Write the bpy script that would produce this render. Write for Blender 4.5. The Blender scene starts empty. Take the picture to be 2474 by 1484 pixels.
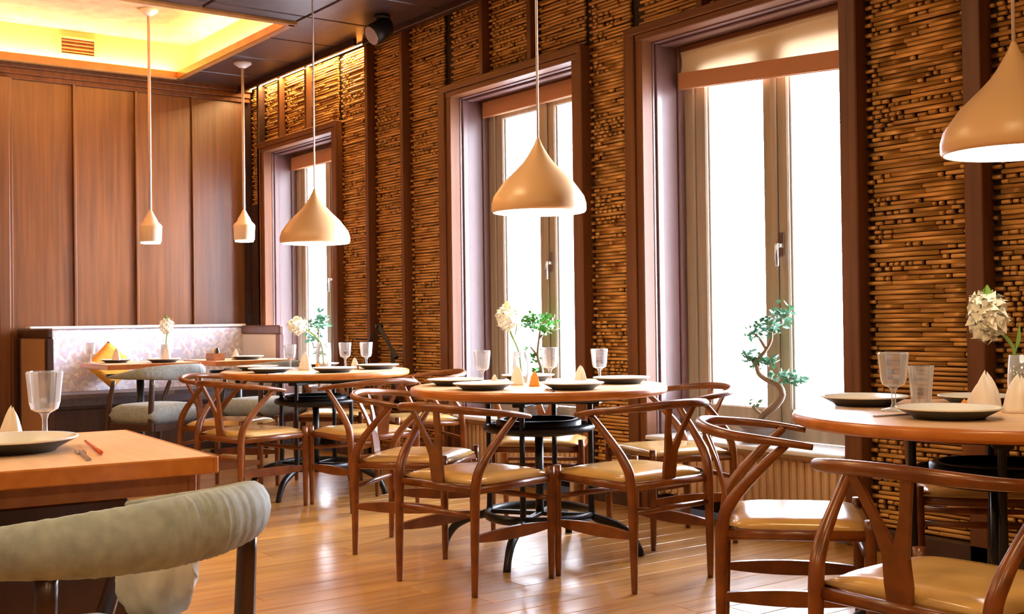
import bpy, math, random
from mathutils import Vector, Matrix
random.seed(7)
S = bpy.context.scene
COL = S.collection
PI = math.pi

# ------------------------------------------------------------------ camera
FPX = 2818.0; YAW, PITCH, ROLL = .939069, .010525, -.012845
fw = Vector((-math.sin(YAW)*math.cos(PITCH), math.cos(YAW)*math.cos(PITCH), math.sin(PITCH)))
rt = Vector((math.cos(YAW), math.sin(YAW), 0)); up = rt.cross(fw)
r2 = math.cos(ROLL)*rt + math.sin(ROLL)*up
u2 = -math.sin(ROLL)*rt + math.cos(ROLL)*up
cd = bpy.data.cameras.new('camera'); cam = bpy.data.objects.new('camera', cd); COL.objects.link(cam)
cd.sensor_width = 36; cd.lens = FPX/2474*36; cd.clip_start = .05; cd.clip_end = 200
m = Matrix((r2, u2, -fw)).transposed().to_4x4(); m.translation = (0, 0, 1.085)
cam.matrix_world = m; S.camera = cam

# ------------------------------------------------------------------ world, exposure, big lights
S.view_settings.view_transform = 'Standard'; S.view_settings.look = 'None'
S.view_settings.gamma = 1; S.view_settings.use_curve_mapping = False
S.view_settings.exposure = 0.0
w = bpy.data.worlds.new('world'); S.world = w; w.use_nodes = True
bg = w.node_tree.nodes['Background']; bg.inputs[0].default_value = (.87, .88, 1, 1); bg.inputs[1].default_value = 78.0

def area(name, loc, rot, sx, sy, power, color, portal=False, spread=PI):
    l = bpy.data.lights.new(name, 'AREA'); l.shape = 'RECTANGLE'; l.size = sx; l.size_y = sy
    l.energy = power; l.color = color; l.spread = spread
    if portal: l.cycles.is_portal = True
    o = bpy.data.objects.new(name, l); COL.objects.link(o); o.location = loc; o.rotation_euler = rot
    return o
WARM = (1, .66, .34)
WARMER = (1, .64, .27)
WY = 4.54                       # window wall plane
BX = -10.41                     # back wall plane
CH = 3.30                       # ceiling height
WINS = [(-10.03, -8.69), (-6.885, -5.53), (-4.895, -3.53)]
for i, (a, b) in enumerate(WINS):
    area('daylight_portal', ((a+b)/2, 4.98, 1.55), (-PI/2, 0, 0), b-a, 2.4, 1, (1, 1, 1), portal=True)
# unseen lamps added as warm fill (fixtures are built below at the same spots)
FILL_LAMPS = [(-6.6, -1.8), (-5.6, .4), (-3.4, -.9), (-1.0, 1.5), (-.6, -.8), (1.6, 2.6), (1.4, .2), (-4.6, 1.9)]
FILL_POWER = 38
for x, y in FILL_LAMPS:
    area('fill_lamp_light', (x, y, CH-.03), (0, 0, 0), .5, .5, FILL_POWER, (1, .65, .31))
COVE = (-10.22, -7.87, .90, 3.80)          # coffer opening
cx, cy = (COVE[0]+COVE[1])/2, (COVE[2]+COVE[3])/2
COVE_POWER = 46
area('cove_light', (COVE[0]-.10, cy, 3.36), (PI, math.radians(-12), 0), .05, 2.9, COVE_POWER, WARMER)
area('cove_light', (COVE[1]+.10, cy, 3.36), (PI, math.radians(12), 0), .05, 2.9, COVE_POWER, WARMER)
area('cove_light', (cx, COVE[3]+.10, 3.36), (PI+math.radians(-12), 0, 0), 2.3, .05, COVE_POWER, WARMER)
area('cove_light', (cx, COVE[2]-.10, 3.36), (PI+math.radians(12), 0, 0), 2.3, .05, COVE_POWER, WARMER)
area('wall_wash_light', (-9.23, 4.522, 3.280), (math.radians(14), 0, 0), 2.28, .03, 42, WARMER)

# ------------------------------------------------------------------ materials
MAT = {}
def newmat(name):
    mt = bpy.data.materials.new(name); mt.use_nodes = True
    nt = mt.node_tree; b = nt.nodes['Principled BSDF']; MAT[name] = mt
    return mt, nt, b
def N(nt, t, **k):
    n = nt.nodes.new(t)
    for a, v in k.items(): setattr(n, a, v)
    return n
def plain(name, col, rough=.5, metal=0, coat=0, spec=.5, sheen=0, emit=None, es=0):
    mt, nt, b = newmat(name)
    b.inputs['Base Color'].default_value = (*col, 1); b.inputs['Roughness'].default_value = rough
    b.inputs['Metallic'].default_value = metal; b.inputs['Coat Weight'].default_value = coat
    b.inputs['Specular IOR Level'].default_value = spec
    if sheen: b.inputs['Sheen Weight'].default_value = sheen
    if emit: b.inputs['Emission Color'].default_value = (*emit, 1); b.inputs['Emission Strength'].default_value = es
    return mt
def mixed(name, c1, c2, scale=(6, 6, 6), rough=.4, coat=0, detail=4, bump=.02, coords='Object', var=.25, spec=.5, r2=None, lo=.3, hi=.7, metal=0):
    """two-tone noise stretched along an axis, with per-object brightness variation"""
    mt, nt, b = newmat(name)
    tc = N(nt, 'ShaderNodeTexCoord'); mp = N(nt, 'ShaderNodeMapping'); mp.inputs['Scale'].default_value = scale
    if coords == 'World':
        ge = N(nt, 'ShaderNodeNewGeometry'); nt.links.new(ge.outputs['Position'], mp.inputs[0])
    else: nt.links.new(tc.outputs[coords], mp.inputs[0])
    oi = N(nt, 'ShaderNodeObjectInfo')
    ad = N(nt, 'ShaderNodeVectorMath', operation='ADD'); nt.links.new(mp.outputs[0], ad.inputs[0])
    ml = N(nt, 'ShaderNodeMath', operation='MULTIPLY'); ml.inputs[1].default_value = 37
    nt.links.new(oi.outputs['Random'], ml.inputs[0]); nt.links.new(ml.outputs[0], ad.inputs[1])
    no = N(nt, 'ShaderNodeTexNoise'); no.inputs['Scale'].default_value = 1; no.inputs['Detail'].default_value = detail
    nt.links.new(ad.outputs[0], no.inputs['Vector'])
    cr = N(nt, 'ShaderNodeValToRGB'); cr.color_ramp.elements[0].position = lo; cr.color_ramp.elements[1].position = hi
    cr.color_ramp.elements[0].color = (*c1, 1); cr.color_ramp.elements[1].color = (*c2, 1)
    nt.links.new(no.outputs['Fac'], cr.inputs[0])
    hs = N(nt, 'ShaderNodeHueSaturation')
    mr = N(nt, 'ShaderNodeMapRange'); mr.inputs['To Min'].default_value = 1-var; mr.inputs['To Max'].default_value = 1+var
    nt.links.new(oi.outputs['Random'], mr.inputs[0]); nt.links.new(mr.outputs[0], hs.inputs['Value'])
    nt.links.new(cr.outputs[0], hs.inputs['Color']); nt.links.new(hs.outputs[0], b.inputs['Base Color'])
    b.inputs['Roughness'].default_value = rough; b.inputs['Coat Weight'].default_value = coat
    b.inputs['Coat Roughness'].default_value = .17; b.inputs['Specular IOR Level'].default_value = spec
    b.inputs['Metallic'].default_value = metal
    if bump:
        bp = N(nt, 'ShaderNodeBump'); bp.inputs['Strength'].default_value = bump*10; bp.inputs['Distance'].default_value = .004
        nt.links.new(no.outputs['Fac'], bp.inputs['Height']); nt.links.new(bp.outputs[0], b.inputs['Normal'])
    return mt
mixed('panel_wood', (.098, .033, .007), (.178, .062, .0135), (30, 30, 1.3), .33, .0, spec=.9, bump=.002, var=.08)
mixed('trim_wood', (.105, .034, .009), (.170, .057, .015), (25, 25, 1.2), .48, .0, spec=.35, bump=.006, var=.05)
mixed('trim_wood_long', (.105, .034, .009), (.170, .057, .015), (1.2, 25, 25), .48, .0, spec=.35, bump=.006, var=.05)
mixed('reveal_wood', (.115, .052, .046), (.155, .074, .066), (20, 20, 1.2), .34, .0, bump=.004, var=.03, spec=.7)
mixed('ceiling_wood', (.05, .027, .026), (.085, .047, .045), (2, 14, 6), .38, .0, bump=.006, var=.18)
mixed('chair_wood', (.115, .030, .005), (.225, .064, .010), (14, 14, 14), .30, .08, bump=.004, var=.1)
mixed('dark_wood', (.035, .015, .010), (.065, .028, .016), (14, 14, 4), .35, .1, bump=.004, var=.1)
mixed('table_wood', (.40, .12, .018), (.55, .19, .032), (3, 22, 22), .30, .2, bump=.003, var=.05)
mixed('table_top', (.66, .40, .22), (.80, .53, .32), (3, 30, 22), .34, .0, bump=.002, var=.03)
mixed('table_under', (.25, .09, .03), (.36, .14, .045), (3, 22, 22), .45, .0, bump=.003, var=.05)
mixed('floor_wood', (.38, .155, .022), (.62, .32, .068), (22, 1.6, 22), .34, .9, spec=.9, bump=.006, var=.16)
plain('floor_base', (.05, .022, .01), .6)
mixed('bamboo', (.29, .112, .018), (.76, .39, .092), (5, 30, 70), .42, 0, detail=3, bump=.012, coords='World', var=.22, lo=.28, hi=.66)
plain('bamboo_backing', (.045, .02, .009), .8)
mixed('frame_wood', (.30, .235, .165), (.40, .32, .235), (25, 25, 1.5), .35, .1, bump=.004, var=.04)
plain('frame_paint', (.62, .64, .64), .35)
plain('sill_stone', (.70, .70, .68), .25)
plain('radiator_paint', (.60, .40, .22), .42)
plain('iron', (.010, .010, .012), .38, .3)
plain('black_metal', (.012, .012, .014), .45)
plain('chrome', (.7, .7, .72), .18, 1)
mixed('seat_leather', (.56, .33, .10), (.66, .41, .15), (7, 7, 7), .20, .3, bump=.006, var=.06)
mixed('grey_fabric', (.225, .262, .258), (.325, .368, .365), (40, 40, 40), .75, 0, bump=.02, var=.05)
mixed('cream_fabric', (.62, .56, .46), (.74, .68, .58), (30, 30, 30), .8, 0, bump=.02, var=.05)
mixed('mustard_fabric', (.60, .27, .02), (.74, .36, .04), (40, 40, 40), .8, 0, bump=.02, var=.05)
mixed('tan_fabric', (.48, .29, .14), (.55, .34, .17), (40, 40, 40), .7, 0, bump=.01, var=.05)
plain('white_fabric', (.80, .80, .78), .7)
mixed('bench_fabric', (.055, .042, .05), (.085, .068, .08), (30, 30, 30), .55, 0, bump=.01, var=.05)
plain('plate_shade', (.045, .045, .048), .35)  # dark colour standing for the shade beneath the plate rims
plain('porcelain', (.82, .80, .76), .16)
plain('shade_paint', (.66, .41, .20), .36, .0, .0)
plain('small_shade_paint', (.80, .64, .45), .4)
plain('cord', (.60, .50, .42), .6)
plain('canopy_paint', (.75, .74, .74), .35)
plain('napkin_cloth', (.84, .74, .64), .85)
plain('orange_cloth', (.85, .33, .06), .8)
plain('chopstick_red', (.62, .11, .02), .3)
plain('steel', (.55, .55, .57), .2, 1)
plain('soil', (.03, .02, .012), .9)
plain('pot_glaze', (.16, .13, .12), .3)
plain('bark', (.20, .13, .08), .8)
plain('petal', (.90, .88, .74), .6)
plain('petal_yellow', (.88, .80, .34), .6)
plain('stem_green', (.22, .40, .07), .5)
plain('led_glow', (1, .8, .5), .5, emit=(1, .70, .34), es=9)
plain('lamp_glow', (1, 1, 1), .5, emit=(1, .90, .74), es=7)
plain('fill_lamp_glow', (1, .9, .7), .5, emit=(1, .82, .55), es=4)
plain('dark_plaster', (.16, .10, .07), .7)
plain('white_plaster', (.72, .68, .6), .7)

def leaf_mat(name, c1, c2):
    mt, nt, b = newmat(name)
    ge = N(nt, 'ShaderNodeNewGeometry'); no = N(nt, 'ShaderNodeTexNoise'); no.inputs['Scale'].default_value = 30
    nt.links.new(ge.outputs['Position'], no.inputs['Vector'])
    cr = N(nt, 'ShaderNodeValToRGB'); cr.color_ramp.elements[0].color = (*c1, 1); cr.color_ramp.elements[1].color = (*c2, 1)
    cr.color_ramp.elements[0].position = .35; cr.color_ramp.elements[1].position = .65
    nt.links.new(no.outputs['Fac'], cr.inputs[0]); nt.links.new(cr.outputs[0], b.inputs['Base Color'])
    b.inputs['Roughness'].default_value = .4
    tr = N(nt, 'ShaderNodeBsdfTranslucent'); nt.links.new(cr.outputs[0], tr.inputs[0])
    mx = N(nt, 'ShaderNodeMixShader'); mx.inputs[0].default_value = .06
    out = nt.nodes['Material Output']
    nt.links.new(b.outputs[0], mx.inputs[1]); nt.links.new(tr.outputs[0], mx.inputs[2]); nt.links.new(mx.outputs[0], out.inputs[0])
leaf_mat('leaf_blue', (.03, .12, .06), (.08, .22, .12))
leaf_mat('leaf_green', (.03, .16, .02), (.08, .30, .04))

def fabric_trans(name, col, fac):
    mt, nt, b = newmat(name)
    b.inputs['Base Color'].default_value = (*col, 1); b.inputs['Roughness'].default_value = .85
    tr = N(nt, 'ShaderNodeBsdfTranslucent'); tr.inputs[0].default_value = (*col, 1)
    mx = N(nt, 'ShaderNodeMixShader'); mx.inputs[0].default_value = fac
    nt.links.new(b.outputs[0], mx.inputs[1]); nt.links.new(tr.outputs[0], mx.inputs[2])
    nt.links.new(mx.outputs[0], nt.nodes['Material Output'].inputs[0])
fabric_trans('blind_fabric', (.66, .50, .30), .08)
fabric_trans('blind_band', (.46, .20, .085), .022)

def clear(name, tint, gloss, ior=1.45, milk=0.0):
    mt, nt, b = newmat(name); nt.nodes.remove(b)
    t = N(nt, 'ShaderNodeBsdfTransparent'); t.inputs[0].default_value = (*tint, 1)
    g = N(nt, 'ShaderNodeBsdfGlossy'); g.inputs['Roughness'].default_value = .03
    fr = N(nt, 'ShaderNodeFresnel'); fr.inputs['IOR'].default_value = ior
    mu = N(nt, 'ShaderNodeMath', operation='MULTIPLY'); mu.inputs[1].default_value = gloss; mu.use_clamp = True
    nt.links.new(fr.outputs[0], mu.inputs[0])
    mx = N(nt, 'ShaderNodeMixShader'); nt.links.new(mu.outputs[0], mx.inputs[0])
    nt.links.new(t.outputs[0], mx.inputs[1]); nt.links.new(g.outputs[0], mx.inputs[2])
    last = mx
    if milk:
        d = N(nt, 'ShaderNodeBsdfDiffuse'); d.inputs[0].default_value = (.95, .95, .97, 1)
        lw = N(nt, 'ShaderNodeLayerWeight'); lw.inputs['Blend'].default_value = .35
        mr = N(nt, 'ShaderNodeMapRange'); mr.inputs['To Min'].default_value = milk*.25; mr.inputs['To Max'].default_value = min(1, milk*3)
        nt.links.new(lw.outputs['Facing'], mr.inputs[0])
        m2 = N(nt, 'ShaderNodeMixShader'); nt.links.new(mr.outputs[0], m2.inputs[0])
        nt.links.new(mx.outputs[0], m2.inputs[1]); nt.links.new(d.outputs[0], m2.inputs[2]); last = m2
    nt.links.new(last.outputs[0], nt.nodes['Material Output'].inputs[0])
clear('window_glass', (.97, .99, 1), .8)
clear('drink_glass', (.95, .95, .95), 2.8, 1.5, .28)

# patterned banquette upholstery
mt, nt, b = newmat('pattern_fabric')
tc = N(nt, 'ShaderNodeTexCoord')
vo = N(nt, 'ShaderNodeTexVoronoi'); vo.inputs['Scale'].default_value = 34
nt.links.new(tc.outputs['Object'], vo.inputs['Vector'])
cr = N(nt, 'ShaderNodeValToRGB'); cr.color_ramp.interpolation = 'CONSTANT'
cols = [(0, (.58, .57, .66)), (.25, (.72, .71, .78)), (.5, (.54, .53, .66)), (.72, (.62, .50, .52)), (.8, (.80, .80, .84)), (.95, (.46, .43, .55))]
cr.color_ramp.elements[0].color = (*cols[0][1], 1); cr.color_ramp.elements[1].position = cols[1][0]; cr.color_ramp.elements[1].color = (*cols[1][1], 1)
for p, c in cols[2:]:
    e = cr.color_ramp.elements.new(p); e.color = (*c, 1)
nt.links.new(vo.outputs['Color'], cr.inputs[0]); nt.links.new(cr.outputs[0], b.inputs['Base Color']); b.inputs['Roughness'].default_value = .6

# textured coffer ceiling
mixed('coffer_paper', (.46, .30, .17), (.66, .46, .28), (9, 9, 9), .6, 0, detail=6, bump=.05, var=0)
plain('vent_wood', (.22, .07, .012), .5)
plain('coffer_board', (.62, .42, .16), .5)
mixed('coffer_lip', (.36, .15, .03), (.50, .22, .05), (8, 8, 8), .35, .1, bump=.003, var=0)

# ------------------------------------------------------------------ mesh builder
class MB:
    def __init__(s): s.v = []; s.f = []; s.sm = []
    def add(s, vs, fs, smooth=False):
        o = len(s.v); s.v += [tuple(v) for v in vs]
        for f in fs: s.f.append([i+o for i in f]); s.sm.append(smooth)
    def box(s, x0, x1, y0, y1, z0, z1, c=0.0, M=None):
        if c <= 0:
            vs = [(x, y, z) for z in (z0, z1) for y in (y0, y1) for x in (x0, x1)]
            fs = [(0, 2, 3, 1), (4, 5, 7, 6), (0, 1, 5, 4), (2, 6, 7, 3), (0, 4, 6, 2), (1, 3, 7, 5)]
        else:
            c = min(c, (x1-x0)*.45, (y1-y0)*.45, (z1-z0)*.45)
            vs = []; ix = {}
            lo = (x0, y0, z0); hi = (x1, y1, z1)
            for i in (0, 1):
                for j in (0, 1):
                    for k in (0, 1):
                        for ax in range(3):
                            p = []
                            for a, bit in enumerate((i, j, k)):
                                e = hi[a] if bit else lo[a]
                                if a != ax: e += -c if bit else c
                                p.append(e)
                            ix[i, j, k, ax] = len(vs); vs.append(tuple(p))
            fs = []
            for ax in range(3):
                o1, o2 = (ax+1) % 3, (ax+2) % 3
                for bit in (0, 1):
                    q = []
                    for a, b_ in ((0, 0), (1, 0), (1, 1), (0, 1)):
                        t = [0, 0, 0]; t[ax] = bit; t[o1] = a; t[o2] = b_
                        q.append(ix[t[0], t[1], t[2], ax])
                    fs.append(tuple(q) if bit else tuple(q[::-1]))
            for ax in range(3):
                o1, o2 = (ax+1) % 3, (ax+2) % 3
                for a in (0, 1):
                    for b_ in (0, 1):
                        t0 = [0]*3; t1 = [0]*3; t0[ax] = 0; t1[ax] = 1
                        for t in (t0, t1): t[o1] = a; t[o2] = b_
                        fs.append((ix[(*t0, o1)], ix[(*t1, o1)], ix[(*t1, o2)], ix[(*t0, o2)]))
            for i in (0, 1):
                for j in (0, 1):
                    for k in (0, 1): fs.append((ix[i, j, k, 0], ix[i, j, k, 1], ix[i, j, k, 2]))
        if M is not None: vs = [M @ Vector(v) for v in vs]
        s.add(vs, fs); return s
    def tube(s, pts, ra, rb=None, n=8, upv=(0, 0, 1), cap=True, smooth=True):
        """sweep an ellipse (ra sideways, rb along up) along pts"""
        pts = [Vector(p) for p in pts]; L = len(pts)
        if not hasattr(ra, '__len__'): ra = [ra]*L
        if rb is None: rb = ra
        if not hasattr(rb, '__len__'): rb = [rb]*L
        vs = []; U = Vector(upv); side0 = None
        for i, p in enumerate(pts):
            t = (pts[min(i+1, L-1)]-pts[max(i-1, 0)]).normalized()
            sd = t.cross(U)
            if sd.length < 1e-3: sd = side0 or t.cross(Vector((1, 0, 0)))
            sd.normalize()
            if side0 is not None and sd.dot(side0) < 0: sd = -sd
            side0 = sd
            uu = sd.cross(t).normalized()
            for k in range(n):
                a = 2*PI*k/n
                vs.append(p+sd*(math.cos(a)*ra[i])+uu*(math.sin(a)*rb[i]))
        fs = []
        for i in range(L-1):
            for k in range(n):
                fs.append((i*n+k, i*n+(k+1) % n, (i+1)*n+(k+1) % n, (i+1)*n+k))
        s.add(vs, fs, smooth)
        if cap: s.add(vs[:n], [tuple(range(n))[::-1]]); s.add(vs[-n:], [tuple(range(n))])
        return s
    def lathe(s, prof, n=32, c=(0, 0, 0), smooth=True, sx=1, sy=1, cap=True):
        vs = []; fs = []; L = len(prof)
        for r, z in prof:
            for k in range(n):
                a = 2*PI*k/n; vs.append((c[0]+r*math.cos(a)*sx, c[1]+r*math.sin(a)*sy, c[2]+z))
        for i in range(L-1):
            for k in range(n):
                fs.append((i*n+k, i*n+(k+1) % n, (i+1)*n+(k+1) % n, (i+1)*n+k))
        s.add(vs, fs, smooth)
        s.add([vs[k] for k in range(n)], [tuple(range(n))[::-1]]) if cap and prof[0][0] > 1e-4 else None
        s.add([vs[(L-1)*n+k] for k in range(n)], [tuple(range(n))]) if cap and prof[-1][0] > 1e-4 else None
        return s
    def prism(s, outline, y0, y1, M=None):
        """outline in x,z extruded along y"""
        n = len(outline)
        vs = [(x, y0, z) for x, z in outline]+[(x, y1, z) for x, z in outline]
        if M is not None: vs = [M @ Vector(v) for v in vs]
        fs = [tuple(range(n)), tuple(range(2*n-1, n-1, -1))]
        fs += [(i, i+n, (i+1) % n+n, (i+1) % n) for i in range(n)]
        s.add(vs, fs); return s
    def cushion(s, x0, x1, y0, y1, z0, z1, r=.03, n=10, dome=.01):
        """soft pad"""
        vs = []; fs = []
        def prof(u): return max(0.0, 1-abs(u)**4)**.5
        for side in (1, -1):
            for j in range(n+1):
                for i in range(n+1):
                    u = -1+2*i/n; v_ = -1+2*j/n
                    # squircle mapping keeps rounded corners
                    x = (x0+x1)/2+(x1-x0)/2*u; y = (y0+y1)/2+(y1-y0)/2*v_
                    h = (min(1, prof(u)*prof(v_)*1.25))
                    z = (z0+z1)/2+side*((z1-z0)/2*h)+(dome*(1-u*u)*(1-v_*v_) if side == 1 else 0)
                    vs.append((x, y, z))
        q = (n+1)*(n+1)
        for j in range(n):
            for i in range(n):
                a = j*(n+1)+i
                fs.append((a, a+1, a+n+2, a+n+1)); fs.append((q+a, q+a+n+1, q+a+n+2, q+a+1))
        s.add(vs, fs, True); return s
    def mesh(s, name, mat):
        me = bpy.data.meshes.new(name); me.from_pydata(s.v, [], s.f); me.update()
        me.polygons.foreach_set('use_smooth', s.sm)
        if mat: me.materials.append(MAT[mat])
        import bmesh
        bm = bmesh.new(); bm.from_mesh(me); bmesh.ops.remove_doubles(bm, verts=bm.verts, dist=1e-5)
        bmesh.ops.recalc_face_normals(bm, faces=bm.faces); bm.to_mesh(me); bm.free()
        return me
def link(name, me, parent=None, loc=None, rz=None):
    o = bpy.data.objects.new(name, me); COL.objects.link(o)
    if parent is not None: o.parent = parent
    if loc is not None: o.location = loc
    if rz is not None: o.rotation_euler = (0, 0, rz)
    return o
def part(name, mb, mat, parent, label=None, kind=None):
    o = link(name, mb.mesh(name, mat), parent)
    if label: o['label'] = label
    if kind: o['kind'] = kind
    return o
def struct(name, mb=None, mat=None, label=None):
    o = link(name, mb.mesh(name, mat) if mb else None); o['kind'] = 'structure'
    if label: o['label'] = label
    return o
def thing(name, label, cat, loc=(0, 0, 0), rz=0, group=None):
    o = link(name, None, None, loc, rz); o['label'] = label; o['category'] = cat; o.empty_display_size = .1
    if group: o['group'] = group
    return o
def solid(name, mb, mat, label, cat, loc=(0, 0, 0), rz=0, group=None):
    o = link(name, mb.mesh(name, mat), None, loc, rz); o['label'] = label; o['category'] = cat
    if group: o['group'] = group
    return o
def dup(root, label, loc, rz):
    c = root.copy(); COL.objects.link(c); c.location = loc; c.rotation_euler = (0, 0, rz); c['label'] = label
    for ch in list(root.children):
        d = ch.copy(); COL.objects.link(d); d.parent = c
        for g in list(ch.children):
            e = g.copy(); COL.objects.link(e); e.parent = d
    return c
def spline(P, k=6):
    P = [Vector(p) for p in P]; out = []
    for i in range(len(P)-1):
        p0 = P[max(i-1, 0)]; p1 = P[i]; p2 = P[i+1]; p3 = P[min(i+2, len(P)-1)]
        for j in range(k):
            t = j/k
            out.append(.5*((2*p1)+(p2-p0)*t+(2*p0-5*p1+4*p2-p3)*t*t+(3*p1-p0-3*p2+p3)*t**3))
    out.append(P[-1]); return out
def lerp_list(vals, n):
    out = []
    for i in range(n):
        t = i/(n-1)*(len(vals)-1); a = int(min(t, len(vals)-2)); out.append(vals[a]+(vals[a+1]-vals[a])*(t-a))
    return out

# ------------------------------------------------------------------ floor
fl = struct('floor', MB().box(-10.7, 3.2, -3.9, 5.3, -.10, -.012), 'floor_base')
PW = .15; nplank = 0; rest = MB()
plen = [1.35, 1.55, 1.75]
pm = {L: MB().box(.0015, PW-.0015, .0015, L-.0015, -.02, 0, .0012).mesh('plank', 'floor_wood') for L in plen}
x = BX; col_i = 0
while x < 3.0:
    y = -3.7+random.uniform(-1.2, 0)
    while y < WY:
        L = random.choice(plen)
        inview = x > -10.4 and x < -1.6 and y+L > 1.5 and (y < WY) and (x < -4.5 or y+L > 1.0)
        y0 = max(y, -3.7); y1 = min(y+L, WY)
        if inview and y0 == y and y1 == y+L and nplank < 300:
            link('plank', pm[L], fl, (x, y, 0)); nplank += 1
        elif inview and nplank < 300 and y1-y0 > .02:
            link('plank', MB().box(.0015, PW-.0015, .0015, y1-y0-.0015, -.02, 0, .0012).mesh('plank', 'floor_wood'), fl, (x, y0, 0)); nplank += 1
        elif y1-y0 > .02:
            rest.box(x+.0015, x+PW-.0015, y0+.0015, y1-.0015, -.02, 0)
        y += L
    x += PW
part('planks', rest, 'floor_wood', fl, kind='stuff')

# ------------------------------------------------------------------ walls out of view (close the room)
struct('wall_left', MB().box(-10.6, 3.2, -3.9, -3.7, 0, 3.7), 'dark_plaster')
struct('wall_right', MB().box(3.0, 3.2, -3.7, 5.2, 0, 3.7), 'dark_plaster')

# ------------------------------------------------------------------ back wall with wood panels
wb = struct('wall_back', MB().box(BX-.25, BX-.03, -3.7, 5.0, 0, 3.7), 'dark_wood')
ys = [-.60, -.10, .40, .90, 1.38, 1.88, 2.395, 2.92, 3.46, 3.985, 4.50]
for a, b in zip(ys[:-1], ys[1:]):
    part('wood_panel', MB().box(BX-.03, BX, a+.012, b-.012, 0, 3.17, .003), 'panel_wood', wb)
part('wood_panel', MB().box(BX-.03, BX, -3.7, ys[0]-.012, 0, 3.17, .003), 'panel_wood', wb)
for y in ys[:-1]:
    part('panel_strip', MB().box(BX-.02, BX+.028, y-.012, y+.012, 0, 3.17, .004), 'panel_wood', wb)
cm = struct('trim_1', MB().box(BX-.02, BX+.03, -3.7, WY, 3.17, 3.21, .004).box(BX-.02, BX+.05, -3.7, WY, 3.21, 3.26, .004).box(BX-.02, BX+.09, -3.7, WY, 3.26, 3.305, .004), 'trim_wood')
# dark post at the far left of the panelling
struct('trim_2', MB().box(BX+.0, BX+.10, 2.28, 2.372, 0, 3.17, .008).box(BX+.0, BX+.07, 2.372, 2.40, 0, 3.17, .004), 'panel_wood')

# ------------------------------------------------------------------ ceiling with coffer
ce = struct('ceiling', None)
slab = MB()
ox0, ox1, oy0, oy1 = COVE[0]-.16, COVE[1]+.16, COVE[2]-.16, COVE[3]+.16
slab.box(-10.66, ox0-.02, -3.9, 5.2, 3.335, 3.80)
slab.box(ox1+.02, 3.2, -3.9, 5.2, 3.335, 3.80)
slab.box(ox0-.02, ox1+.02, -3.9, oy0-.02, 3.335, 3.80)
slab.box(ox0-.02, ox1+.02, oy1+.02, 5.2, 3.335, 3.80)
part('ceiling_slab', slab, 'black_metal', ce)
def cpanel(x0, x1, y0, y1):
    if x1-x0 < .05 or y1-y0 < .05: return
    g = .009
    part('ceiling_panel', MB().box(x0+g, x1-g, y0+g, y1-g, CH, CH+.034, .006), 'ceiling_wood', ce)
gx = [-7.68+.72*k for k in range(-4, 16)]; gx = [BX]+[v for v in gx if BX+.1 < v < 2.9]+[3.0]
gy = [-3.7, -2.7, -1.98, -1.24, -.52, .20, .90, 1.64, 2.36, 3.08, 3.80, WY]
for a, b in zip(gx[:-1], gx[1:]):
    for c, d in zip(gy[:-1], gy[1:]):
        if c >= COVE[2]-.01 and d <= COVE[3]+.01 and b > COVE[0] and a < COVE[1]:
            if b > COVE[1]+.02: cpanel(COVE[1], b, c, d)
            if a < COVE[0]-.02: cpanel(a, COVE[0], c, d)
        else: cpanel(a, b, c, d)
cof = MB(); t = .02
cof.box(ox0-t, ox0, oy0, oy1, 3.33, 3.64).box(ox1, ox1+t, oy0, oy1, 3.33, 3.64).box(ox0, ox1, oy0-t, oy0, 3.33, 3.64).box(ox0, ox1, oy1, oy1+t, 3.33, 3.64)
part('coffer_wall', cof, 'coffer_board', ce)
part('coffer_top', MB().box(ox0, ox1, oy0, oy1, 3.64, 3.66), 'coffer_paper', ce)
led = MB(); e = .018
led.box(COVE[0]-e, COVE[0]+.045, COVE[2]-e, COVE[3]+e, 3.278, 3.345, .006).box(COVE[1]-.045, COVE[1]+e, COVE[2]-e, COVE[3]+e, 3.278, 3.345, .006)
led.box(COVE[0], COVE[1], COVE[2]-e, COVE[2]+.045, 3.278, 3.345, .006).box(COVE[0], COVE[1], COVE[3]-.045, COVE[3]+e, 3.278, 3.345, .006)
part('coffer_lip', led, 'coffer_lip', ce)
lg = MB()
lg.box(ox0, COVE[0], oy0, oy1, 3.325, 3.336).box(COVE[1], ox1, oy0, oy1, 3.325, 3.336).box(COVE[0], COVE[1], oy0, COVE[2], 3.325, 3.336).box(COVE[0], COVE[1], COVE[3], oy1, 3.325, 3.336)
part('coffer_ledge', lg, 'coffer_board', ce)
strip = MB()
strip.box(COVE[0]-.12, COVE[0]-.08, COVE[2], COVE[3], 3.336, 3.35).box(COVE[1]+.08, COVE[1]+.12, COVE[2], COVE[3], 3.336, 3.35)
strip.box(COVE[0], COVE[1], COVE[3]+.08, COVE[3]+.12, 3.336, 3.35).box(COVE[0], COVE[1], COVE[2]-.12, COVE[2]-.08, 3.336, 3.35)
part('light_strip', strip, 'led_glow', ce)
# vent grille in the coffer side
v = thing('vent_grille', 'square wooden vent set into the glowing side of the ceiling recess', 'vent', (ox0, 2.95, 3.50))
part('frame', MB().box(0, .02, -.16, .16, .065, .085, .003).box(0, .02, -.16, .16, -.085, -.065, .003).box(0, .02, -.16, -.14, -.065, .065, .003).box(0, .02, .14, .16, -.065, .065, .003), 'coffer_board', v)
part('backing', MB().box(0, .006, -.14, .14, -.065, .065), 'trim_wood', v)
for k in range(4):
    part('slat', MB().box(.006, .014, -.14, .14, -.052+k*.031, -.040+k*.031, .002), 'vent_wood', v)
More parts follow.
